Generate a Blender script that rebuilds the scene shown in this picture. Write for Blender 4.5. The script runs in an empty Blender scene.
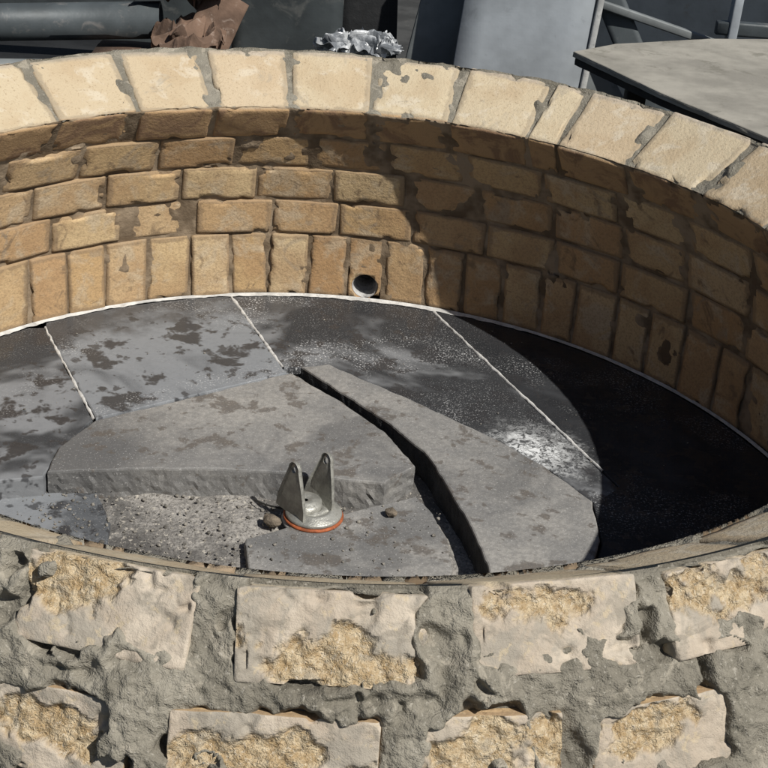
import bpy, bmesh, math, random
import numpy as np
from mathutils import Vector as V, Matrix, geometry
random.seed(7); rng=np.random.default_rng(7)
rad=math.radians
scene=bpy.context.scene
# ------------------------------------------------------------ noise
def _h(ix,iy,iz,s):
    n=(ix*374761393+iy*668265263+iz*2147483647+s*1274126177)&0xffffffff
    n=((n^(n>>13))*1274126177)&0xffffffff
    n=((n^(n>>15))*2246822519)&0xffffffff
    return ((n^(n>>16))&0xffff)/32767.5-1
def vn(P,s=0):
    P=np.asarray(P,float)+1000.0
    I=np.floor(P).astype(np.int64); f=P-I; f=f*f*(3-2*f)
    x,y,z=I[:,0],I[:,1],I[:,2]; a,b,c=f[:,0],f[:,1],f[:,2]
    def L(p,q,t): return p+(q-p)*t
    r=[]
    for dz in (0,1):
        r0=L(_h(x,y,z+dz,s),_h(x+1,y,z+dz,s),a); r1=L(_h(x,y+1,z+dz,s),_h(x+1,y+1,z+dz,s),a)
        r.append(L(r0,r1,b))
    return L(r[0],r[1],c)
def fbm(P,sc,o=4,s=0,g=.5):
    P=np.asarray(P,float); t=0;amp=1;tot=0
    for k in range(o):
        t=t+amp*vn(P*sc*(2.03**k)+k*17.3,s+k); tot+=amp; amp*=g
    return t/tot
def sstep(a,b,x):
    t=np.clip((x-a)/(b-a),0,1); return t*t*(3-2*t)
# ------------------------------------------------------------ mesh helpers
def mkobj(name,verts,faces,mat=None,parent=None,smooth=True,attrs=None):
    me=bpy.data.meshes.new(name)
    me.from_pydata([tuple(v) for v in verts],[],[tuple(f) for f in faces])
    if attrs:
        for k,a in attrs.items():
            at=me.attributes.new(k,'FLOAT','POINT'); at.data.foreach_set('value',np.asarray(a,dtype=np.float32))
    if smooth: me.polygons.foreach_set('use_smooth',[True]*len(me.polygons))
    me.update()
    ob=bpy.data.objects.new(name,me); scene.collection.objects.link(ob)
    if mat: me.materials.append(mat)
    if parent: ob.parent=parent
    return ob
def empty(name,loc=(0,0,0)):
    e=bpy.data.objects.new(name,None); e.location=loc; scene.collection.objects.link(e); return e
_tc={}
def boxtmpl(nx,ny,nz):
    k=(nx,ny,nz)
    if k in _tc: return _tc[k]
    idx={};vs=[];fs=[]
    def gid(i,j,l):
        key=(i,j,l)
        if key not in idx:
            idx[key]=len(vs)
            m=lambda t:.55*math.sin(t*math.pi/2)+.45*t
            vs.append((m(2*i/nx-1),m(2*j/ny-1),m(2*l/nz-1)))
        return idx[key]
    for i in range(nx):
        for j in range(ny):
            fs.append((gid(i,j,0),gid(i,j+1,0),gid(i+1,j+1,0),gid(i+1,j,0)))
            fs.append((gid(i,j,nz),gid(i+1,j,nz),gid(i+1,j+1,nz),gid(i,j+1,nz)))
    for i in range(nx):
        for l in range(nz):
            fs.append((gid(i,0,l),gid(i+1,0,l),gid(i+1,0,l+1),gid(i,0,l+1)))
            fs.append((gid(i,ny,l),gid(i,ny,l+1),gid(i+1,ny,l+1),gid(i+1,ny,l)))
    for j in range(ny):
        for l in range(nz):
            fs.append((gid(0,j,l),gid(0,j,l+1),gid(0,j+1,l+1),gid(0,j+1,l)))
            fs.append((gid(nx,j,l),gid(nx,j+1,l),gid(nx,j+1,l+1),gid(nx,j,l+1)))
    _tc[k]=(np.array(vs),np.array(fs)); return _tc[k]
def rbox(half,seg,rho):
    T,F=boxtmpl(*seg); h=np.array(half); p=T*h
    q=np.clip(p,-(h-rho),h-rho); d=p-q; n=np.linalg.norm(d,axis=1); m=n>1e-9
    m3=(np.abs(T)>.999).any(axis=1)
    out=p.copy()
    s=m&m3
    out[s]=q[s]+d[s]/n[s][:,None]*rho
    return T,out,F
class Acc:
    def __init__(s): s.v=[];s.f=[];s.a={};s.n=0
    def add(s,v,f,**a):
        s.v.append(v); s.f.append(np.asarray(f)+s.n); s.n+=len(v)
        for k,x in a.items(): s.a.setdefault(k,[]).append(np.full(len(v),x) if np.isscalar(x) else x)
    def obj(s,name,mat,parent=None,smooth=True):
        return mkobj(name,np.concatenate(s.v),[t for f in s.f for t in f.tolist()],mat,parent,smooth,{k:np.concatenate(x) for k,x in s.a.items()})
def boxobj(name,size,loc,mat,parent=None,rot=(0,0,0),rho=.006,seg=(4,4,4),warp=0):
    T,p,F=rbox([a/2 for a in size],seg,min(rho,min(size)*.45))
    if warp: p=p+np.stack([fbm(p+np.array(loc),3,3,5),fbm(p+np.array(loc),3,3,6),fbm(p+np.array(loc),3,3,8)],1)*warp
    o=mkobj(name,p,F.tolist(),mat,parent); o.location=loc; o.rotation_euler=rot; return o
def lathe(prof,n=48):
    v=[];f=[]
    for r_,z_ in prof:
        for i in range(n):
            a=2*math.pi*i/n; v.append((r_*math.cos(a),r_*math.sin(a),z_))
    for k in range(len(prof)-1):
        for i in range(n):
            j=(i+1)%n; f.append((k*n+i,k*n+j,(k+1)*n+j,(k+1)*n+i))
    return v,f
# ------------------------------------------------------------ materials
class M:
    def __init__(s,name,rough=.85):
        s.m=bpy.data.materials.new(name); s.m.use_nodes=True; s.t=s.m.node_tree; s.b=s.t.nodes['Principled BSDF']
        s.b.inputs['Roughness'].default_value=rough; s.b.inputs['Specular IOR Level'].default_value=.3
        s.tc=s.t.nodes.new('ShaderNodeTexCoord').outputs['Object']; s.h=None
    def put(s,inp,v):
        if hasattr(v,'node'): s.t.links.new(v,inp)
        elif isinstance(v,(tuple,list)) and len(v)==3 and inp.type=='RGBA': inp.default_value=(*v,1)
        else: inp.default_value=v
    def noise(s,sc,det=3,ro=.55,dist=0,vec=None,off=None):
        n=s.t.nodes.new('ShaderNodeTexNoise'); v=vec or s.tc
        if off:
            mp=s.t.nodes.new('ShaderNodeMapping'); mp.inputs['Location'].default_value=off; s.t.links.new(v,mp.inputs['Vector']); v=mp.outputs[0]
        s.t.links.new(v,n.inputs['Vector']); n.inputs['Scale'].default_value=sc; n.inputs['Detail'].default_value=min(det,4)
        n.inputs['Roughness'].default_value=ro; n.inputs['Distortion'].default_value=dist; return n.outputs['Fac']
    def vor(s,sc,feat='F1',rnd=1):
        n=s.t.nodes.new('ShaderNodeTexVoronoi'); s.t.links.new(s.tc,n.inputs['Vector']); n.inputs['Scale'].default_value=sc; n.feature=feat; n.inputs['Randomness'].default_value=rnd
        return n.outputs['Distance']
    def rng(s,x,a,b,c=0,d=1,smooth=True):
        n=s.t.nodes.new('ShaderNodeMapRange'); n.interpolation_type='SMOOTHSTEP' if smooth else 'LINEAR'
        s.put(n.inputs[0],x)
        for i,v in enumerate((a,b,c,d)): n.inputs[i+1].default_value=v
        return n.outputs[0]
    def math(s,op,a,b=0.):
        n=s.t.nodes.new('ShaderNodeMath'); n.operation=op; s.put(n.inputs[0],a); s.put(n.inputs[1],b); return n.outputs[0]
    def mix(s,f,a,b,mode='MIX'):
        n=s.t.nodes.new('ShaderNodeMix'); n.data_type='RGBA'; n.blend_type=mode
        s.put(n.inputs[0],f); s.put(n.inputs[6],a); s.put(n.inputs[7],b); return n.outputs[2]
    def ramp(s,x,stops):
        n=s.t.nodes.new('ShaderNodeValToRGB'); e=n.color_ramp.elements
        while len(e)<len(stops): e.new(.5)
        for el,(p,c) in zip(e,stops): el.position=p; el.color=(*c,1)
        s.put(n.inputs[0],x); return n.outputs[0]
    def attr(s,name):
        n=s.t.nodes.new('ShaderNodeAttribute'); n.attribute_name=name; return n.outputs['Fac']
    def dist(s,pt):
        n=s.t.nodes.new('ShaderNodeVectorMath'); n.operation='DISTANCE'; s.t.links.new(s.tc,n.inputs[0]); n.inputs[1].default_value=pt; return n.outputs['Value']
    def bump(s,h,st=.5,d=.003):
        n=s.t.nodes.new('ShaderNodeBump'); s.put(n.inputs['Height'],h); n.inputs['Strength'].default_value=st; n.inputs['Distance'].default_value=d
        if s.h: s.t.links.new(s.h,n.inputs['Normal'])
        s.h=n.outputs[0]; s.t.links.new(s.h,s.b.inputs['Normal'])
    def col(s,c): s.put(s.b.inputs['Base Color'],c); return s.m
    def ro(s,x): s.put(s.b.inputs['Roughness'],x)
def m_brick():
    m=M('firebrick_inner',.9); r=m.attr('rnd'); ed=m.attr('edge')
    c=m.ramp(r,[(0,(.42,.255,.125)),(.25,(.52,.355,.18)),(.5,(.58,.43,.24)),(.75,(.48,.305,.155)),(1,(.61,.47,.28))])
    c=m.mix(m.rng(m.noise(7,3,.6,.3),.42,.66,0,.5),c,(.37,.22,.11))
    c=m.mix(m.rng(m.noise(12,4,.65,.5,off=(3,1,7)),.50,.66,0,.6),c,(.54,.45,.32))
    c=m.mix(m.rng(m.noise(17,4,.7,.8,off=(9,4,2)),.57,.70,0,.75),c,(.19,.135,.085))
    c=m.mix(m.rng(m.noise(9,3,.7,1.0,off=(1,14,2)),.60,.68,0,.5),c,(.31,.26,.195))
    e=m.rng(m.math('ADD',ed,m.math('MULTIPLY',m.noise(38,3,.65),.9)),1.0,1.27,0,.7)
    c=m.mix(e,c,(.27,.19,.115))
    c=m.mix(m.rng(m.noise(190,2,.6),.4,.7,.0,.4),c,(.24,.16,.09))
    m.bump(m.noise(75,4,.75),.5,.005)
    return m.col(c)
def m_rim():
    m=M('firebrick_rim',.92); r=m.attr('rnd'); ro=m.attr('rough'); ou=m.attr('outer'); ed=m.attr('edge')
    c=m.ramp(r,[(0,(.46,.36,.235)),(.35,(.53,.445,.305)),(.7,(.50,.40,.27)),(1,(.56,.475,.35))])
    c=m.mix(m.rng(m.noise(7,3,.6,.4),.45,.68,0,.5),c,(.41,.30,.18))
    c=m.mix(m.rng(m.noise(16,3,.65,.4,off=(4,7,1)),.55,.68,0,.5),c,(.60,.54,.43))
    sm=m.noise(11,4,.7,.9,off=(2,9,4))
    c=m.mix(m.rng(sm,.60,.69,0,.5),c,(.30,.265,.21))
    e=m.rng(m.math('ADD',ed,m.math('MULTIPLY',m.noise(40,3,.65),.9)),1.05,1.3,0,.55)
    c=m.mix(e,c,(.27,.22,.155))
    c=m.mix(m.rng(m.noise(210,2,.5),.56,.72,0,.5),c,(.28,.20,.12))
    c=m.mix(m.attr('inface'),c,m.mix(m.rng(sm,.45,.6),(.42,.275,.145),(.27,.17,.10)))
    o=m.mix(m.rng(m.noise(15,4,.6,.5),.4,.65),(.40,.335,.26),(.50,.43,.34))
    o=m.mix(m.rng(m.noise(9,4,.7,.8,off=(1,8,3)),.46,.60,0,.8),o,(.29,.262,.215))
    o=m.mix(m.rng(m.noise(30,4,.65,.8,off=(1,2,3)),.53,.63,0,.65),o,(.25,.22,.175))
    o=m.mix(m.rng(m.noise(60,3,.7,.4,off=(4,2,3)),.57,.67,0,.5),o,(.52,.42,.27))
    g=m.mix(m.rng(m.noise(90,4,.7),.35,.65),(.39,.275,.145),(.58,.47,.31))
    g=m.mix(m.rng(m.vor(75),.05,.35,.5,0),g,(.25,.17,.09))
    g=m.mix(m.rng(m.noise(24,4,.7,.6,off=(7,7,7)),.52,.64,0,.75),g,(.38,.33,.25))
    g=m.mix(m.rng(m.noise(230,2,.6),.58,.68,0,.6),g,(.66,.58,.45))
    o=m.mix(ro,o,g)
    c=m.mix(ou,c,o)
    hh=m.math('MULTIPLY',m.noise(110,4,.75),m.math('ADD',ro,.35)); m.bump(hh,.9,.008)
    return m.col(c)
def m_mortar():
    m=M('cement_mortar',.95); h=m.attr('hgt')
    c=m.mix(m.rng(m.noise(6,4,.6),.35,.68),(.165,.15,.118),(.27,.247,.198))
    c=m.mix(m.rng(m.noise(22,4,.7,.5),.48,.68,0,.65),c,(.12,.11,.085))
    c=m.mix(m.rng(m.noise(15,4,.7,.9,off=(5,5,1)),.56,.64,0,.6),c,(.38,.34,.27))
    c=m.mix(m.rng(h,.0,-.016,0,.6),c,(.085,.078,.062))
    c=m.mix(m.rng(m.noise(260,2,.5),.6,.72,0,.5),c,(.42,.39,.33))
    m.bump(m.noise(60,4,.78),.8,.009)
    return m.col(c)
def m_mortar_in():
    m=M('joint_mortar',.95)
    c=m.mix(m.rng(m.noise(12,3,.6),.4,.65),(.14,.10,.062),(.32,.245,.165))
    m.bump(m.noise(90,3,.7),.6,.004); return m.col(c)
def m_slate(name,dark,light,la,lb,dust,wet=.5):
    m=M(name,.6)
    rd=m.dist((0,0,0)); big=m.noise(2.6,4,.62,.6,off=(.3,2,0))
    c=m.mix(m.rng(big,la,lb),dark,light)
    f=m.rng(m.noise(55,3,.7),.3,.7,.74,1.15)
    c=m.mix(1,c,m.mix(f,(.7,.7,.7),(1,1,1)),'MULTIPLY')
    sp=m.rng(m.noise(11,4,.62,.25,off=(5,5,0)),.535,.60,0,1)
    sp2=m.rng(m.noise(26,3,.55,.15,off=(1,3,0)),.585,.65,0,.85)
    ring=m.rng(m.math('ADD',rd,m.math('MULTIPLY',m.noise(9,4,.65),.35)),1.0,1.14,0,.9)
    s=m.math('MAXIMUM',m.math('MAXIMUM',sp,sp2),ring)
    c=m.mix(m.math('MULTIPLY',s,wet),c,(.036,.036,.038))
    d=m.math('MULTIPLY',m.rng(m.noise(210,2,.7),.56,.66),m.rng(m.noise(5,4,.6,.3,off=(2,8,0)),.5,.64,0,dust))
    c=m.mix(d,c,(.62,.62,.61))
    d2=m.math('MULTIPLY',m.rng(m.noise(300,2,.7),.60,.68),m.rng(big,.35,.55,dust*.7,0))
    c=m.mix(d2,c,(.5,.5,.49))
    pd=m.math('ADD',m.dist((.43,.30,0)),m.math('MULTIPLY',m.noise(20,4,.7),.18))
    c=m.mix(m.math('MULTIPLY',m.rng(pd,.10,.235,1,0),m.rng(m.noise(70,4,.8,1.2),.40,.58,.05,.95)),c,(.72,.73,.72))
    m.ro(m.rng(s,0,1,.66,.32)); m.bump(m.noise(40,4,.75),.3,.003)
    return m.col(c)
def m_slab():
    m=M('grey_slate_slab',.62)
    c=m.mix(m.rng(m.noise(4,3,.6,.3,off=(2,2,0)),.36,.66),(.215,.21,.20),(.33,.315,.288))
    wl=m.rng(m.math('ADD',m.dist((-.50,.17,0)),m.math('MULTIPLY',m.noise(6,4,.65,.4),.30)),.22,.46,.85,0)
    w2=m.rng(m.noise(2.6,4,.65,.8,off=(8,2,0)),.52,.64,0,.6)
    c=m.mix(m.math('MAXIMUM',wl,w2),c,(.095,.095,.095))
    s=m.rng(m.noise(11,4,.62,.2,off=(6,1,0)),.56,.62,0,.75)
    s2=m.rng(m.noise(27,3,.55,.1,off=(3,1,0)),.61,.67,0,.7)
    c=m.mix(m.math('MAXIMUM',s,s2),c,(.105,.086,.068))
    c=m.mix(m.rng(m.noise(90,4,.8),.38,.68,.40,0),c,(.09,.09,.09))
    c=m.mix(m.rng(m.noise(240,2,.7),.60,.7,0,.5),c,(.50,.49,.47))
    m.bump(m.noise(45,4,.78),.4,.004)
    return m.col(c)
def m_sand():
    m=M('sandy_screed',.95)
    c=m.mix(m.rng(m.noise(5,4,.65,.3),.4,.62),(.11,.105,.098),(.34,.32,.29))
    c=m.mix(m.rng(m.noise(150,4,.8),.42,.62,0,.7),c,(.07,.065,.06))
    c=m.mix(m.rng(m.noise(100,3,.7,off=(1,1,1)),.58,.66,0,.8),c,(.50,.46,.39))
    m.bump(m.noise(80,4,.8),.8,.006); return m.col(c)
def m_plain(name,col,rough=.6,metal=0,var=.35,sc=12,bump=.2,dirt=(.03,.03,.03),df=.5):
    m=M(name,rough); m.b.inputs['Metallic'].default_value=metal
    d=tuple(x*(1-var) for x in col)
    c=m.mix(m.rng(m.noise(sc,3,.65),.35,.65),d,col)
    c=m.mix(m.rng(m.noise(sc*2.3,4,.7,.5,off=(3,3,3)),.56,.72,0,df),c,dirt)
    m.bump(m.noise(sc*6,2,.7),bump,.004); return m.col(c)
MB=m_brick(); MR=m_rim(); MM=m_mortar(); MI=m_mortar_in()
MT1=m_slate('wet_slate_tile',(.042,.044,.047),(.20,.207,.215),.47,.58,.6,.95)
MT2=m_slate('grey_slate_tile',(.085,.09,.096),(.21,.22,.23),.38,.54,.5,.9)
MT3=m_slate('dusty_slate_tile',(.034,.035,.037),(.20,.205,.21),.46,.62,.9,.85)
MT4=m_slate('shadowed_slate_tile',(.018,.019,.021),(.05,.052,.056),.45,.68,.5,.8)  # base colour darkened to deepen the shadow on the right of the floor
MS=m_slab(); MSA=m_sand()
MEDGE=m_plain('shaded_broken_edge',(.045,.046,.048),.9,0,.4,30,.7)  # near-black sides: shade of the gap painted into the broken edge
MWH=m_plain('white_plaster',(.60,.59,.56),.9,0,.3,30,.4,(.25,.24,.22),.7)
# ------------------------------------------------------------ oven wall geometry
oven=empty('round_brick_oven')
DEP=.1735
TH=[2,8,15,24,34]; LN=[.165,.0885,.0885,.0885,.0925]
inner=[(1.0,-.002)]
for t,l in zip(TH,LN):
    r0,z0=inner[-1]; inner.append((r0-l*math.sin(rad(t)),z0+l*math.cos(rad(t))))
dr=.8643-inner[-1][0]; dz=.515-inner[-1][1]
inner=[(r0+dr*i/5,z0+dz*i/5) for i,(r0,z0) in enumerate(inner)]
def fill(a,b,n): return [a+(b-a)*i/n for i in range(n)]
J=[None]*5
J[0]=[133.4,127.9,122.5,116.4,110.4,104.7,99.4,93.7,88.3,82.9,77.1]+fill(71.5,-221.0,52)
J[1]=[120.3,109.8,99.2,89.9]+fill(79.4,-239.7,31)
J[2]=[122.9,112.2,101.6,91.0]+fill(80.7,-237.1,30)
J[3]=[127.2,116.0,105.1,94.1]+fill(83.5,-53.5,12)+[-53.5,-64.7,-75.6,-85.0]+fill(-97.9,-232.8,12)
J[4]=[132.4,120.3,109.0,97.8,86.2,74.6,62.6,58.0,46.8,34.0,21.8,9.6,-2.6,-14.8,-27,-39.2]+[-51.0,-60.0,-70.4,-82.4,-95.2]+fill(-107,-227.6,10)
for k in (0,1,2): J[k]=[a+(random.uniform(-.5,.5) if not 70<a<134 else 0) for a in J[k]]
def norm(a):
    while a<=-180: a+=360
    while a>180: a-=360
    return a
# broken, rough areas on the outer face of front bricks: (row, az, u, v, ru, rv)
PATCH=[(4,-88.8,.05,-.45,.60,.48),(4,-76.4,-.1,.45,.60,.45),(4,-65,.1,.35,.75,.55),(4,-101,-.35,.55,.6,.5),(3,-80,0,.2,.8,.65),(3,-70,-.2,.35,.6,.5),(3,-91,-.3,.0,.8,.55),(3,-103,.1,.1,.6,.5),(4,-55,.1,-.3,.5,.4)]
accs=[Acc() for _ in range(5)]
drain_az=85.5
for row in range(5):
    js=J[row]; n=len(js)
    (r0,z0),(r1,z1)=inner[row],inner[row+1]
    th=math.atan2(r0-r1,z1-z0); ln=math.hypot(r0-r1,z1-z0)
    for i in range(n):
        a0=js[i]; a1=js[(i+1)%n]
        if i==n-1: a1-=360
        while a1>a0: a1-=360
        am=(a0+a1)/2; da=rad(a0-a1)
        front=row>=3 and -128<norm(am)<-42
        rm=(r0+r1)/2 if row<4 else r1+.01
        g=.0045 if row else .0055
        w=rm*da-g+random.uniform(-.002,.001)
        h=ln-(.0045 if row<4 else .003)-random.random()*.002
        seg=(84,6,42) if front else ((18,12,10) if row==4 else (14,4,11) if row else (8,4,16))
        rho=.003+random.random()*.0015 if row<4 else .005
        T,p,F=rbox((w/2,DEP/2,h/2),seg,rho)
        a=rad(am); er=np.array((math.cos(a),math.sin(a),0)); et=np.array((-math.sin(a),math.cos(a),0)); ez=np.array((0,0,1.))
        jit=rad(random.uniform(-1.2,1.2)); lean=th+rad(random.uniform(-1.4,1.4))
        nn=math.cos(lean)*er+math.sin(lean)*ez; td=-math.sin(lean)*er+math.cos(lean)*ez
        et2=et*math.cos(jit)+td*math.sin(jit)*.7
        td2=td-et*math.sin(jit)*.7
        if row==4 and not front: p[:,0]*=1.03+.045*T[:,1]
        sk=random.uniform(-.04,.04); p[:,0]+=p[:,2]*sk
        cx=(r0+r1)/2*er+(z0+z1)/2*ez+nn*(DEP/2+random.uniform(-.0035,.0035))
        W=cx+p[:,:1]*et2+p[:,1:2]*nn+p[:,2:]*td2
        off=random.random()*50
        D=np.stack([fbm(W+off,14,3,1),fbm(W+off,14,3,2),fbm(W+off,14,3,3)],1)
        W=W+D*(.0024 if row<4 else .0030)
        ne=(np.abs(T)>.86).sum(axis=1)>=2
        ch=np.clip(fbm(W+off,34,2,9)-.30,0,1)*.035*ne
        W=W-ch[:,None]*(p[:,:1]/w*2*et2+p[:,1:2]/DEP*2*nn+p[:,2:]/h*2*td2)
        rough=np.zeros(len(W)); outer=sstep(.80,.96,T[:,1])
        A_=np.sort(np.abs(T),axis=1)[:,1]; edge=sstep(.6,1.,A_)
        if front:
            na=norm(am)
            pts=[q for q in PATCH if q[0]==row and abs(q[1]-na)<5.5]
            if pts: _,_,u,v,ru,rv=pts[0]
            else: u,v,ru,rv=random.uniform(-.4,.4),random.uniform(-.4,.4),.5,.4
            uu=T[:,0]; vv=T[:,2]
            wn=fbm(W,28,5,31,.6)*1.5
            d=np.sqrt(((uu-u)/ru)**2+((vv-v)/rv)**2)+wn
            rough=sstep(1.25,.88,d)*(T[:,1]>.9)
            fa=(T[:,1]>.9)
            dis=(fbm(W,60,3,41)*.0024+fbm(W,15,3,48)*.004+ rough*(fbm(W,70,4,42,.65)*.0100-.003) - .007*sstep(.25,.6,fbm(W,38,3,44)))*fa
            W=W+dis[:,None]*nn
        kw=dict(rnd=random.random(),rough=rough,outer=outer,edge=edge,inface=(T[:,1]<-.97).astype(float))
        if row==0 and abs(am-drain_az)<2.8:
            kw['rnd']=.75; ac=Acc(); ac.add(W,F,**kw); drain_brick=ac.obj('drain_brick',MB,oven)
        else: accs[row].add(W,F,**kw)
names=['base_course_bricks','second_course_bricks','third_course_bricks','fourth_course_bricks','rim_bricks']
for i,ac in enumerate(accs):
    o=ac.obj(names[i],MR if i==4 else MB,oven)
    if i==3:
        o.data.materials.append(MR)
        at=np.zeros(len(o.data.vertices),dtype=np.float32); o.data.attributes['outer'].data.foreach_get('value',at)
        for p_ in o.data.polygons:
            if min(at[v] for v in p_.vertices)>.02: p_.material_index=1
HZ=.034; HR=.033
da_=rad(drain_az); ed=V((math.cos(da_),math.sin(da_),0))
v,f=lathe([(0,-.2),(HR,-.2),(HR,.3),(0,.3)],40)
cut=mkobj('cut',v,f,None,None,False); cut.matrix_world=Matrix.Translation(ed*1.05+V((0,0,HZ)))@ed.to_track_quat('Z','Y').to_matrix().to_4x4()
bpy.context.view_layer.update()
md=drain_brick.modifiers.new('b','BOOLEAN'); md.object=cut; md.operation='DIFFERENCE'; md.solver='EXACT'
dg=bpy.context.evaluated_depsgraph_get(); me=bpy.data.meshes.new_from_object(drain_brick.evaluated_get(dg)); drain_brick.modifiers.clear(); drain_brick.data=me
bpy.data.objects.remove(cut)
v,f=lathe([(HR-.003,.24),(HR-.003,.010),(HR+.0005,.010),(HR+.0005,.24)],40)
v+= [(0,0,.24)]
f+= [(i,(i+1)%40,len(v)-1) for i in range(40)]
pipe=mkobj('drain_pipe',v,f,m_plain('pale_pipe_lining',(.5,.49,.47),.8,0,.5,25,.5,(.07,.06,.055),.8),oven)
pipe.matrix_world=Matrix.Translation(ed*.997+V((0,0,HZ)))@ed.to_track_quat('Z','Y').to_matrix().to_4x4()
# ------------------------------------------------------------ mortar core swept around
ip=[np.array(q) for q in inner]
outer_pl=[]
for k in range(4,-1,-1):
    (r0,z0),(r1,z1)=inner[k],inner[k+1]; th=math.atan2(r0-r1,z1-z0); nv=np.array((math.cos(th),math.sin(th)))
    outer_pl+= [np.array((r1,z1))+nv*DEP, np.array((r0,z0))+nv*DEP]
def joint_dist(row,az):
    js=np.array([norm(x) for x in J[row]]); d=(az[:,None]-js[None,:]+180)%360-180
    return np.abs(d).min(axis=1)
def sweep(name,prof,azs,offs,mat,close=False,hole=False):
    P=np.array([(q[0],q[1]) for q in prof]); N=np.array([(q[2],q[3]) for q in prof]); n=len(P); A=np.repeat(azs,n); Pr=np.tile(P,(len(azs),1)); Nr=np.tile(N,(len(azs),1))
    ca,sa=np.cos(np.radians(A)),np.sin(np.radians(A))
    W=np.stack([Pr[:,0]*ca,Pr[:,0]*sa,Pr[:,1]],1); Nw=np.stack([Nr[:,0]*ca,Nr[:,0]*sa,Nr[:,1]],1)
    oo=offs(W,A,np.tile(np.arange(n),len(azs))); W=W+Nw*oo[:,None]
    m=len(azs); fs=[]
    cnt=m if close else m-1
    for i in range(cnt):
        a=i*n; b=((i+1)%m)*n
        for k in range(n-1):
            if hole and k<hole_k and abs(azs[i]-drain_az)<2.4: continue
            fs.append((a+k,a+k+1,b+k+1,b+k))
    return mkobj(name,W,fs,mat,oven,True,{'hgt':oo if not close else np.zeros(len(W))})
sec=[]
def addsec(pts,nrm,s,step):
    for a,b in zip(pts[:-1],pts[1:]):
        d=b-a; l=np.linalg.norm(d); nv=np.array((d[1],-d[0]))/l*nrm
        n=max(1,int(l/step))
        for i in range(n+1): sec.append((*(a+d*i/n),nv[0],nv[1],s))
addsec(ip,-1,0,.008)
hole_k=len([q for q in sec if q[1]<.085])
top=[ip[5],outer_pl[0]]; addsec([top[0]+(top[1]-top[0])*.03,top[0]+(top[1]-top[0])*.97],-1,1,.006)
outc=outer_pl+[np.array((1.19,-.03))]; addsec(outc,-1,2,.02)
S=np.array([q[4] for q in sec]); SR=np.array([q[0] for q in sec])
def offs_core(W,A,k):
    s=S[k]; f1=fbm(W,14,4,50); f2=fbm(W,45,3,51)
    o=np.where(s==0,-.0045+f2*.003+.0055*sstep(.30,.55,f1),0.)
    jd=joint_dist(4,A)*math.pi/180*SR[k]
    half=.5*((SR[k]-.8643)*.10)+.004
    tp=-.008+f2*.006+ sstep(.15,.5,f1)*sstep(.026,.004,jd-half)*.014
    o=np.where(s==1,tp,o)
    fr=((A>-131)&(A<-43))
    o=np.where(s==2,np.where(fr,-.03,f1*.012+f2*.004-.001),o)
    return o
azs=np.arange(-180,180,.4)
core=sweep('mortar_core',sec,azs,offs_core,MM,True,True)
core.data.materials.append(MI)
n=len(sec)
inner_face=set(i for i,q in enumerate(sec) if q[4]==0)
for p_ in core.data.polygons:
    if (p_.vertices[0]%n) in inner_face and (p_.vertices[1]%n) in inner_face: p_.material_index=1
sec2=[]; acc_s=0; marks=[]
pl=outer_pl[:6]
for a,b in zip(pl[:-1],pl[1:]):
    d=b-a; l=np.linalg.norm(d); nv=np.array((-d[1],d[0]))/l
    if nv[0]<0: nv=-nv
    nseg=max(1,int(l/.0022))
    for i in range(nseg+(1 if b is pl[-1] else 0)): sec2.append((*(a+d*i/nseg),nv[0],nv[1],acc_s+l*i/nseg))
    acc_s+=l; marks.append(acc_s)
S2=np.array([q[4] for q in sec2]); R2=np.array([q[0] for q in sec2])
e1,e2,e3,e4=marks[0],marks[1],marks[2],marks[3]
def offs_front(W,A,k):
    s=S2[k]; r=R2[k]
    row1=s<(e1+e2)/2
    jd=np.where(row1,joint_dist(4,A),joint_dist(3,A))*math.pi/180*r
    half=np.where(row1,.019,.018)
    dv=jd-half
    dh1=np.where(row1,e1-s,np.where(s<(e3+e4)/2,np.minimum(s-e2,e3-s),s-e4))
    d=np.minimum(dv,dh1)
    d=d+fbm(W,16,4,60)*.024+fbm(W,70,3,61)*.007
    low=fbm(W,7.5,3,163)
    keep=np.exp(-(((A+88.8)/5)**2))*sstep(e1+.01,e1-.02,s)
    d=d-.13*np.clip(low-.04,0,1)*(1-keep)+.004*keep
    d=d-.055*sstep(.20,.5,fbm(W,22,3,171))
    d=d-np.where(row1,0,.016)*sstep(-.2,.4,fbm(W,9,2,67))
    f=fbm(W,12,5,64,.62); f3=fbm(W,80,3,65)
    inj=sstep(.008,-.004,d)
    pit=sstep(.26,.5,fbm(W,24,3,66))
    o=-.018+inj*(.0225+f*.022+f3*.003)-pit*.022*inj
    core_j=sstep(-.006,-.022,d)
    o=o-core_j*.014*sstep(-.05,.3,fbm(W,11,2,68))
    o=np.where(s<.012,np.minimum(o,-.006+s*.9),o)
    return o
azf=np.arange(-130,-43.9,.1)
sweep('smeared_mortar',sec2,azf,offs_front,MM)
v=[];f=[]
for i in range(1441):
    a=rad(i*.25); q=np.array([[math.cos(a),math.sin(a),0]])
    w=.003+.012*max(0,float(fbm(q,7,3,70)[0])+.15)+.005*float(fbm(q,60,2,71)[0])
    if i*.25<62 or i*.25>300: w*=.2
    for rr,zz in ((.998,.006),(.993,.004),(.994-max(w,0)-.001,.0015)): v.append((rr*math.cos(a),rr*math.sin(a),zz))
for i in range(1440):
    for k in (0,1): f.append((i*3+k,i*3+k+1,i*3+k+4,i*3+k+3))
mkobj('plaster_bead',v,f,MWH,oven)
v,f=lathe([(0,-.10),(1.19,-.10),(1.235,-.12),(1.24,-.9),(1.24,-.92)],96)
mkobj('plinth',v,f,m_plain('rough_concrete',(.24,.23,.21),.95,0,.3,6,.6),oven)
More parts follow.
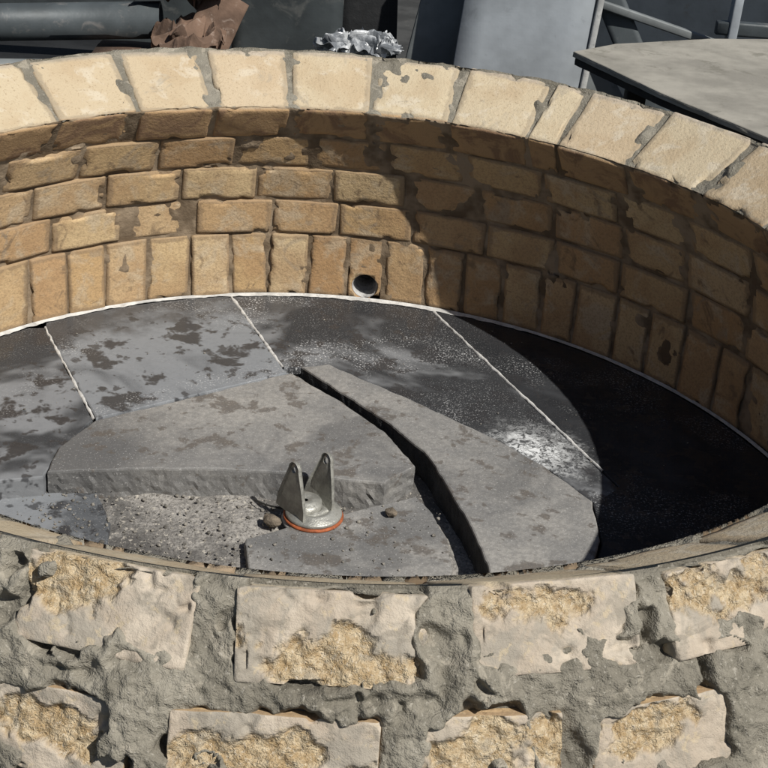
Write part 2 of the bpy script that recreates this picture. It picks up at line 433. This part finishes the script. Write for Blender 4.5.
v,f=lathe([(1.19,.0),(1.20,-.03),(1.20,-.11)],96); mkobj('plinth_kerb',v,f,MM,oven)
# ------------------------------------------------------------ floor
def arc(a,b,r=.994):
    n=max(2,int(abs(b-a)/1.5)); return [(r*math.cos(rad(a+(b-a)*i/n)),r*math.sin(rad(a+(b-a)*i/n))) for i in range(n+1)]
def slab(name,pts,zt,th,mat,jag=.003,sp=.012,parent=None,shrink=.0,side=None):
    P=[]
    for i in range(len(pts)):
        a=np.array(pts[i]); b=np.array(pts[(i+1)%len(pts)]); l=np.linalg.norm(b-a); n=max(1,int(l/sp))
        for k in range(n): P.append(a+(b-a)*k/n)
    P=np.array(P); n=len(P)
    area=.5*np.sum(P[:,0]*np.roll(P[:,1],-1)-np.roll(P[:,0],-1)*P[:,1])
    if area<0: P=P[::-1]
    T=np.roll(P,-1,0)-np.roll(P,1,0); T/=np.linalg.norm(T,axis=1)[:,None]+1e-9; N=np.stack([T[:,1],-T[:,0]],1)
    P=P-N*shrink
    rings=[(-.0035,zt),(-.001,zt-.0015),(0,zt-.005)]+[(0,zt-.005-(th-.005)*k/5) for k in range(1,6)]
    v=[];f=[]
    for j,(o,z) in enumerate(rings):
        q=np.column_stack([P,np.full(n,z)])
        jj=fbm(q*np.array([1,1,.3]),35,3,80)*jag+ (fbm(q,90,3,81)*jag*.9 if j>2 else 0)
        rr=P+N*(o+jj)[:,None]
        v+= [(x,y,z) for x,y in rr]
    for j in range(len(rings)-1):
        for i in range(n):
            k=(i+1)%n; f.append((j*n+i,(j+1)*n+i,(j+1)*n+k,j*n+k))
    nside=len(f)
    tris=geometry.tessellate_polygon([[V(q) for q in v[:n]]])
    f+=[tuple(t) for t in tris]
    ob=mkobj(name,v,f,mat,parent,False)
    if side:
        ob.data.materials.append(side)
        for p_ in ob.data.polygons:
            if p_.index<nside and p_.index>=2*n: p_.material_index=1
    bm=bmesh.new(); bm.from_mesh(ob.data); bmesh.ops.recalc_face_normals(bm,faces=bm.faces); bm.to_mesh(ob.data); bm.free()
    return ob
TK=.055
T1=[(-.654,.721),(-.467,.315),(-.508,.19),(-.520,.090),(-.62,.060),(-.80,.03),(-.994,-.02)]+arc(180,134,.994)[1:]
T2=[(-.654,.721)]+arc(131.5,105.2)+[(-.247,.956),(-.098,.598),(-.082,.578),(-.465,.318)]
T3=[(-.247,.956)]+arc(104.2,76)+[(.249,.962),(.526,.341),(.60,.175),(.540,.112),(.461,.232),(.377,.325),(.254,.431),(.136,.524),(.012,.620),(-.064,.604),(-.098,.600)]
T4=[(.249,.962)]+arc(75,-70)+[(.36,-.55),(.45,-.25),(.525,-.02),(.530,.122),(.590,.190),(.526,.341)]
tiles=empty('slate_floor_tiles')
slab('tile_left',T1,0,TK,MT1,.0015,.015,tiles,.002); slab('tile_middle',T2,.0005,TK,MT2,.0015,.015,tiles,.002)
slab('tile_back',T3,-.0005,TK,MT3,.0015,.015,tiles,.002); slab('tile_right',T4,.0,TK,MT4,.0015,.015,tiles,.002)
def strip(name,a,b,w,z):
    a=np.array(a);b=np.array(b);d=(b-a);l=np.linalg.norm(d);d/=l;nv=np.array((-d[1],d[0]));n=int(l/.005);v=[];f=[]
    for i in range(n+1):
        c=a+d*l*i/n; q=np.array([[c[0],c[1],0]]); w1=w*(1+1.7*float(fbm(q,55,3,90)[0])); w2=w*(1+1.7*float(fbm(q,55,3,92)[0]))
        for p_,zz in ((c+nv*(w1+.001),z-.004),(c+nv*w1,z),(c-nv*w2,z),(c-nv*(w2+.001),z-.004)): v.append((*p_,zz))
    for i in range(n):
        for k in range(3): f.append((i*4+k,i*4+k+1,i*4+k+5,i*4+k+4))
    mkobj(name,v,f,MWH,tiles)
strip('joint_filler_1',(-.654,.721),(-.467,.318),.0019,.0016); strip('joint_filler_2',(-.247,.956),(-.099,.602),.0022,.0016); strip('joint_filler_3',(.249,.962),(.57,.245),.0018,.0016)
s1=[(-.461,.302),(-.28,.425),(-.080,.566),(.036,.446),(.128,.332),(.186,.205),(.125,.134),(.038,.138),(-.069,.151),(-.194,.147),(-.327,.134),(-.515,.098),(-.512,.19)]
s2=[(-.060,.587),(.003,.608),(.128,.512),(.245,.420),(.365,.316),(.448,.226),(.527,.108),(.522,-.021),(.459,-.208),(.33,-.45),(.325,-.3),(.318,-.221),(.308,-.131),(.288,-.015),(.252,.116),(.212,.240),(.140,.356),(.043,.470)]
slab('stone_slab',s1,.008,TK+.010,MS,.004,.008); slab('stone_slab',s2,.013,TK+.015,MS,.004,.008,None,0,MEDGE)
s3=[(-.13,-.02),(-.031,.040),(.081,.100),(.190,.160),(.222,.10),(.245,.02),(.25,-.078),(.21,-.25),(-.10,-.25)]
slab('stone_slab',s3,-.034,.022,MS,.004,.008)
slab('slate_offcut',[(-.66,.09),(-.56,.105),(-.425,.112),(-.385,.02),(-.375,-.05),(-.40,-.14),(-.62,-.14)],-.042,.012,MT2,.003,.008)
gx=np.linspace(-1.05,1.05,260); X,Y=np.meshgrid(gx,gx,indexing='ij'); W=np.stack([X.ravel(),Y.ravel(),np.zeros(X.size)],1)
Z=-.056+fbm(W,12,4,100)*.008+np.clip(fbm(W,60,3,101),0,1)*.005+np.clip(fbm(W,5,2,102),0,1)*.010
W[:,2]=Z; n=260; m_=(X**2+Y**2<1.06**2)
f=[(i*n+j,(i+1)*n+j,(i+1)*n+j+1,i*n+j+1) for i in range(n-1) for j in range(n-1) if m_[i,j]]
mkobj('oven_screed',W,f,MSA,oven)
ico=bmesh.new(); bmesh.ops.create_icosphere(ico,subdivisions=2,radius=1); iv=np.array([q.co[:] for q in ico.verts]); iF=np.array([[w.index for w in q.verts] for q in ico.faces]); ico.free()
def rock(c,r,seed,flat=.7):
    q=iv*(1+.45*fbm(iv+seed*3.1,1.3,3,seed))[:,None]; q=q*np.array([1,random.uniform(.6,1),flat])*r
    a=random.random()*6.3; R_=np.array([[math.cos(a),-math.sin(a),0],[math.sin(a),math.cos(a),0],[0,0,1]]); return q@R_.T+np.array(c)
ac=Acc()
for i in range(1300):
    x=random.uniform(-.56,.30); y=random.uniform(-.16,.14); r=.0010+.0035*random.random()**4
    z=-.052
    inlow=x>-.12 and y<.14 and (y-(-.02))<(x+.13)*.55
    if inlow:
        if random.random()<.7: continue
        z=-.033
    if x<-.38: z=-.041
    ac.add(rock((x,y,z+r*.3),r,i%40),iF)
for i in range(260):
    a=random.uniform(0,6.28); rr=.95*math.sqrt(random.random()); x,y=rr*math.cos(a),rr*math.sin(a)
    if y<.2: continue
    ac.add(rock((x,y,.0015),.0008+.002*random.random()**2,i%40),iF)
ac.obj('mortar_crumbs',m_plain('crumbs',(.28,.26,.225),.95,0,.7,40,.5,(.08,.075,.07),.8),None,False)
MBR=m_plain('brown_pebble',(.22,.18,.135),.95,0,.5,60,.8)
for c,r in (((-.085,.048,-.038),.019),((-.062,.072,-.043),.010),((.139,.082,-.024),.013)):
    mkobj('broken_brick_chip',rock(c,r,int(r*1000),.6),iF.tolist(),MBR,None,False)
v=[];f=[]; pts=[(-.125,.12,-.040),(-.10,.095,-.034),(-.07,.080,-.030),(-.04,.075,-.028)]
for i,p_ in enumerate(pts):
    for k in range(6): v.append((p_[0],p_[1]+.0018*math.cos(k*math.pi/3),p_[2]+.0018*math.sin(k*math.pi/3)))
for i in range(3):
    for k in range(6): f.append((i*6+k,i*6+(k+1)%6,(i+1)*6+(k+1)%6,(i+1)*6+k))
mkobj('bent_wire',v,f,m_plain('dark_wire',(.06,.06,.055),.5,.5))
# ------------------------------------------------------------ metal bracket
MG=m_plain('galvanised_steel',(.40,.395,.355),.45,.45,.35,35,.3,(.15,.145,.12),.6)
br=empty('metal_caster_bracket',(-.008,.066,-.030)); br.scale=(1.18,1.18,1.22)
v,f=lathe([(0,.004),(.010,.004),(.012,.008),(.016,.009),(.019,.006),(.024,.006),(.027,.010),(.033,.010),(.037,.005),(.044,.004),(.046,.001),(.045,-.003),(.040,-.004)],64)
o=mkobj('turntable_plate',v,f,MG,br); o.location=(0,0,.004)
def tor(R_,r_,n=64,k=10):
    v=[];f=[]
    for i in range(n):
        for j in range(k):
            a=2*math.pi*i/n;b=2*math.pi*j/k; v.append(((R_+r_*math.cos(b))*math.cos(a),(R_+r_*math.cos(b))*math.sin(a),r_*.8*math.sin(b)))
    for i in range(n):
        for j in range(k): f.append((i*k+j,((i+1)%n)*k+j,((i+1)%n)*k+(j+1)%k,i*k+(j+1)%k))
    return v,f
v,f=tor(.0455,.0034); o=mkobj('orange_seal',v,f,m_plain('orange_rubber',(.42,.12,.045),.7,0,.5,50,.2,(.15,.08,.05),.7),br); o.location=(0,0,-.001)
v,f=lathe([(.034,.0),(.049,.0),(.051,-.003),(.050,-.006)],64); o=mkobj('lower_flange',v,f,m_plain('pale_steel',(.5,.49,.46),.5,.3,.3,40),br); o.location=(0,0,-.005)
def cheek(name,pos,ang_,tilt):
    h=.092; hc=(0,h-.014)
    hull=[(-.036,0),(.036,0),(.034,.022)]
    for k in range(25):
        a=rad(0+180*k/24); hull.append((hc[0]+.0125*math.cos(a),hc[1]+.0125*math.sin(a)))
    hull.append((-.034,.022))
    n=72; out=[];inn=[]
    for k in range(n):
        a=2*math.pi*k/n; d=(math.cos(a),math.sin(a)); best=1e9
        for i in range(len(hull)):
            x1,y1=hull[i]; x2,y2=hull[(i+1)%len(hull)]; ex,ey=x2-x1,y2-y1; den=d[0]*ey-d[1]*ex
            if abs(den)<1e-12: continue
            t=((x1-hc[0])*ey-(y1-hc[1])*ex)/den; s=((x1-hc[0])*d[1]-(y1-hc[1])*d[0])/den
            if t>0 and -1e-6<=s<=1+1e-6: best=min(best,t)
        out.append((hc[0]+d[0]*best,hc[1]+d[1]*best)); inn.append((hc[0]+d[0]*.0055,hc[1]+d[1]*.0055))
    th=.0024; v=[]
    mid=[((o_[0]*.75+i_[0]*.25),(o_[1]*.75+i_[1]*.25)) for o_,i_ in zip(out,inn)]
    def bulge(p_,L_): return (-.0035 if L_ is mid else 0)
    for side in (-1,1):
        for L_ in (out,mid,inn):
            for p_ in L_: v.append((p_[0],side*th+bulge(p_,L_)*tilt/abs(tilt),p_[1]))
    f=[]
    for k in range(n):
        j=(k+1)%n
        for q in (0,1):
            f.append((q*n+k,q*n+j,(q+1)*n+j,(q+1)*n+k)); f.append((3*n+q*n+k,3*n+(q+1)*n+k,3*n+(q+1)*n+j,3*n+q*n+j))
        f.append((k,3*n+k,3*n+j,j)); f.append((2*n+k,2*n+j,5*n+j,5*n+k))
    o=mkobj(name,v,f,MG,br,False); o.location=pos; o.rotation_euler=(rad(tilt),0,rad(ang_))
    return o
ca_=-50
pd_=(math.sin(rad(ca_)),-math.cos(rad(ca_)))
cx_,cy_=-.014,.006
cheek('cheek_near',(cx_+pd_[0]*.030,cy_+pd_[1]*.024,.006),ca_,-3)
cheek('cheek_far',(cx_-pd_[0]*.026,cy_-pd_[1]*.022,.006),ca_,-9)
boxobj('yoke_base',(.064,.056,.005),(cx_,cy_,.0095),MG,br,(0,0,rad(ca_)),.002,(6,6,2))
v,f=lathe([(.004,.010),(.010,.013),(.020,.013),(.023,.009),(.026,.009),(.027,.0)],40); o=mkobj('bearing_race',v,f,MG,br); o.location=(cx_,cy_,.0125)
# ------------------------------------------------------------ surroundings
v=[];f=[]; N_=60
gs=np.sign(np.linspace(-1,1,N_+1))*np.abs(np.linspace(-1,1,N_+1))**3*300
for a in gs:
    for b in gs: v.append((a,b,-.91))
f=[(i*(N_+1)+j,(i+1)*(N_+1)+j,(i+1)*(N_+1)+j+1,i*(N_+1)+j+1) for i in range(N_) for j in range(N_)]
mkobj('ground',v,f,m_plain('asphalt',(.055,.055,.052),.95,0,.4,4,.5,(.1,.095,.085),.4))
DK=m_plain('dark_painted_steel',(.055,.064,.066),.55,.1,.35,5,.2,(.13,.13,.12),.5)
DK2=m_plain('dark_grey_pipe',(.075,.087,.092),.5,.1,.3,5,.2,(.18,.17,.16),.6)
LG=m_plain('light_grey_sheet',(.32,.345,.365),.5,.1,.25,5,.15,(.20,.215,.225),.7)
MGY=m_plain('mid_grey_sheet',(.20,.215,.215),.6,.1,.3,5,.2,(.09,.09,.09),.5)
BD=m_plain('weathered_board',(.32,.30,.255),.9,0,.3,5,.4,(.16,.15,.12),.7)
EDG=m_plain('dark_board_edge',(.04,.038,.035),.9)
CB=m_plain('brown_cardboard',(.18,.115,.08),.9,0,.5,8,.5,(.36,.29,.24),.6)
BLK=m_plain('black_rubber',(.018,.019,.02),.7,0,.4,8,.4)
def cyl(name,a,b,r,mat,parent=None):
    a=V(a);b=V(b);l=(b-a).length
    v,f=lathe([(r*.82,0),(r,0),(r,l),(r*.82,l),(r*.82,0)],32); o=mkobj(name,v,f,mat,parent)
    o.matrix_world=Matrix.Translation(a)@(b-a).to_track_quat('Z','Y').to_matrix().to_4x4(); return o
rack=empty('pipe_stack')
cyl('pipe_1',(-2.0,2.2,.235),(-.60,2.24,.355),.058,DK2,rack)
cyl('pipe_2',(-2.0,2.38,.30),(-.66,2.40,.44),.04,BLK,rack)
cyl('pipe_3',(-1.9,2.55,.36),(-.75,2.6,.53),.05,DK,rack)
cyl('pipe_4',(-2.0,2.10,.14),(-.70,2.06,.235),.03,MGY,rack)
boxobj('support',(1.5,.7,1.05),(-1.45,2.45,-.385),BLK,rack,(0,0,0),.02)
boxobj('steel_bin',(.36,.34,1.62),(-.215,2.47,-.10),DK,None,(0,0,rad(2)),.02,(6,6,12),.012)
def crumple(name,c,sx,sy,h,mat,seed,n=70,fr=1.0):
    g=np.linspace(-1,1,n); X,Y=np.meshgrid(g,g,indexing='ij'); W=np.stack([X.ravel()*sx,Y.ravel()*sy,np.zeros(n*n)],1)
    q=W/max(sx,sy)*fr+seed
    def tri(a): return 1-2.4*np.abs(a)
    W[:,2]=h*(.55*tri(fbm(q,1.6,1,seed))+.3*tri(fbm(q,3.3,1,seed+3))+.15*tri(fbm(q,6.5,1,seed+5)))*(1-.35*(X.ravel()**2+Y.ravel()**2))
    W[:,0]+=sx*.3*tri(fbm(q,2.1,1,seed+7)); W[:,1]+=sy*.3*tri(fbm(q,2.1,1,seed+9))
    f=[(i*n+j,(i+1)*n+j,(i+1)*n+j+1,i*n+j+1) for i in range(n-1) for j in range(n-1)]
    return mkobj(name,W+np.array(c),f,mat,None,False)
crumple('crumpled_cardboard',(-.50,2.08,.335),.09,.15,.08,CB,3)
crumple('crumpled_cardboard',(-.54,2.30,.42),.12,.14,.12,CB,11)
boxobj('cardboard_flap',(.14,.01,.20),(-.43,2.18,.38),CB,None,(rad(-30),rad(24),rad(-10)),.003,(8,2,8),.03)
boxobj('wooden_crate',(.50,.42,1.17),(-.56,2.12,-.32),CB,None,(0,0,0),.02)
PB=M('clear_plastic',.25); PB.b.inputs['Specular IOR Level'].default_value=.6; PB.bump(PB.noise(40,3,.6),.4,.008)
PBm=PB.col(PB.mix(PB.rng(PB.noise(14,4,.6),.42,.6),(.16,.17,.18),(.62,.63,.63)))
pb=crumple('plastic_bag',(.025,1.72,.435),.10,.06,.075,PBm,21,80,1.6)
pb2=crumple('bag_fold',(.075,1.75,.445),.05,.05,.05,PBm,33,60,1.6); pb2.parent=pb
boxobj('work_stool',(.42,.26,1.27),(.07,1.72,-.255),DK,None,(0,0,0),.02)
pn=empty('grey_steel_panel')
boxobj('sheet',(.42,.035,1.75),(.53,2.26,-.03),LG,pn,(rad(-6),rad(4),rad(-3)),.006,(4,2,6),.006)
boxobj('edge_trim',(.022,.045,1.75),(.752,2.245,-.03),m_plain('pale_trim',(.5,.5,.48),.5,.2),pn,(rad(-6),rad(4),rad(-3)),.006)
boxobj('leaning_board',(.16,.03,1.7),(.225,2.45,-.05),MGY,None,(rad(-5),rad(10),0),.006)
boxobj('leaning_board',(.20,.03,1.7),(.08,2.62,-.05),BLK,None,(rad(-5),rad(-3),0),.006)
boxobj('leaning_board',(.16,.03,1.75),(1.02,2.9,-.06),MGY,None,(rad(-10),rad(-36),0),.006)
boxobj('leaning_board',(.10,.03,1.75),(1.20,2.8,-.06),DK2,None,(rad(-10),rad(-30),0),.006)
fr=empty('steel_frame')
boxobj('post_1',(.035,.05,1.6),(1.36,2.75,-.12),LG,fr); boxobj('post_2',(.05,.05,1.6),(1.75,2.75,-.12),DK2,fr)
boxobj('rail',(.5,.04,.05),(1.55,2.75,.36),DK2,fr); boxobj('rail_2',(.9,.03,.03),(1.25,2.85,.30),MGY,fr,(0,rad(14),0))
boxobj('steel_cabinet',(2.4,.7,1.5),(1.6,3.9,-.16),m_plain('blue_grey_steel',(.045,.055,.066),.5,.2,.3,4),None,(0,0,0),.02)
boxobj('steel_cabinet',(3.0,.7,1.5),(-1.4,3.9,-.16),DK,None,(0,0,0),.02)
boxobj('leaning_board',(.34,.03,1.7),(.72,3.2,-.06),BLK,None,(rad(-12),rad(12),0),.006)
tb=empty('board_table')
slab('table_top',[(.655,1.85),(.80,1.985),(1.12,2.15),(1.7,2.32),(2.35,1.45),(1.28,.72),(1.05,1.12),(.84,1.47)],.452,.016,BD,.003,.03,tb)
slab('table_edge',[(.663,1.848),(.80,1.975),(1.12,2.14),(1.69,2.31),(2.34,1.45),(1.285,.73),(1.056,1.125),(.848,1.475)],.4355,.022,EDG,.002,.03,tb)
for x,y in ((.85,1.82),(1.5,2.15),(2.05,1.4),(1.35,.9)): boxobj('leg',(.06,.06,1.3),(x,y,-.262),EDG,tb)
# ------------------------------------------------------------ light
sd=V((math.cos(rad(-46))*math.cos(rad(50)),math.sin(rad(-46))*math.cos(rad(50)),math.sin(rad(50))))
sl=bpy.data.lights.new('sun','SUN'); sl.energy=5.0; sl.angle=rad(.5); sl.color=(1,.97,.92)
so=bpy.data.objects.new('sun',sl); so.rotation_euler=sd.to_track_quat('Z','Y').to_euler(); so.location=(3,-3,5); scene.collection.objects.link(so)
w=bpy.data.worlds.new('World'); scene.world=w; w.use_nodes=True
sk=w.node_tree.nodes.new('ShaderNodeTexSky'); sk.sky_type='NISHITA'; sk.sun_disc=False; sk.sun_elevation=rad(50); sk.sun_rotation=rad(136)
bg=w.node_tree.nodes['Background']; bg.inputs[1].default_value=.05; w.node_tree.links.new(sk.outputs[0],bg.inputs[0])
scene.view_settings.view_transform='Standard'; scene.view_settings.look='None'; scene.view_settings.exposure=0
# ------------------------------------------------------------ camera
F_=V((0.04279,0.88167,-0.46992)); U_=V((-0.06698,0.47182,0.87914)); R_=F_.cross(U_).normalized(); U_=R_.cross(F_).normalized()
cam=bpy.data.cameras.new('camera'); cam.sensor_width=36; cam.lens=36*1340.7/768; cam.clip_end=2000; cam.clip_start=.05
co=bpy.data.objects.new('camera',cam); Mx=Matrix((( R_.x,U_.x,-F_.x,0),(R_.y,U_.y,-F_.y,-2.0628),(R_.z,U_.z,-F_.z,1.3950),(0,0,0,1))); co.matrix_world=Mx
scene.collection.objects.link(co); scene.camera=co
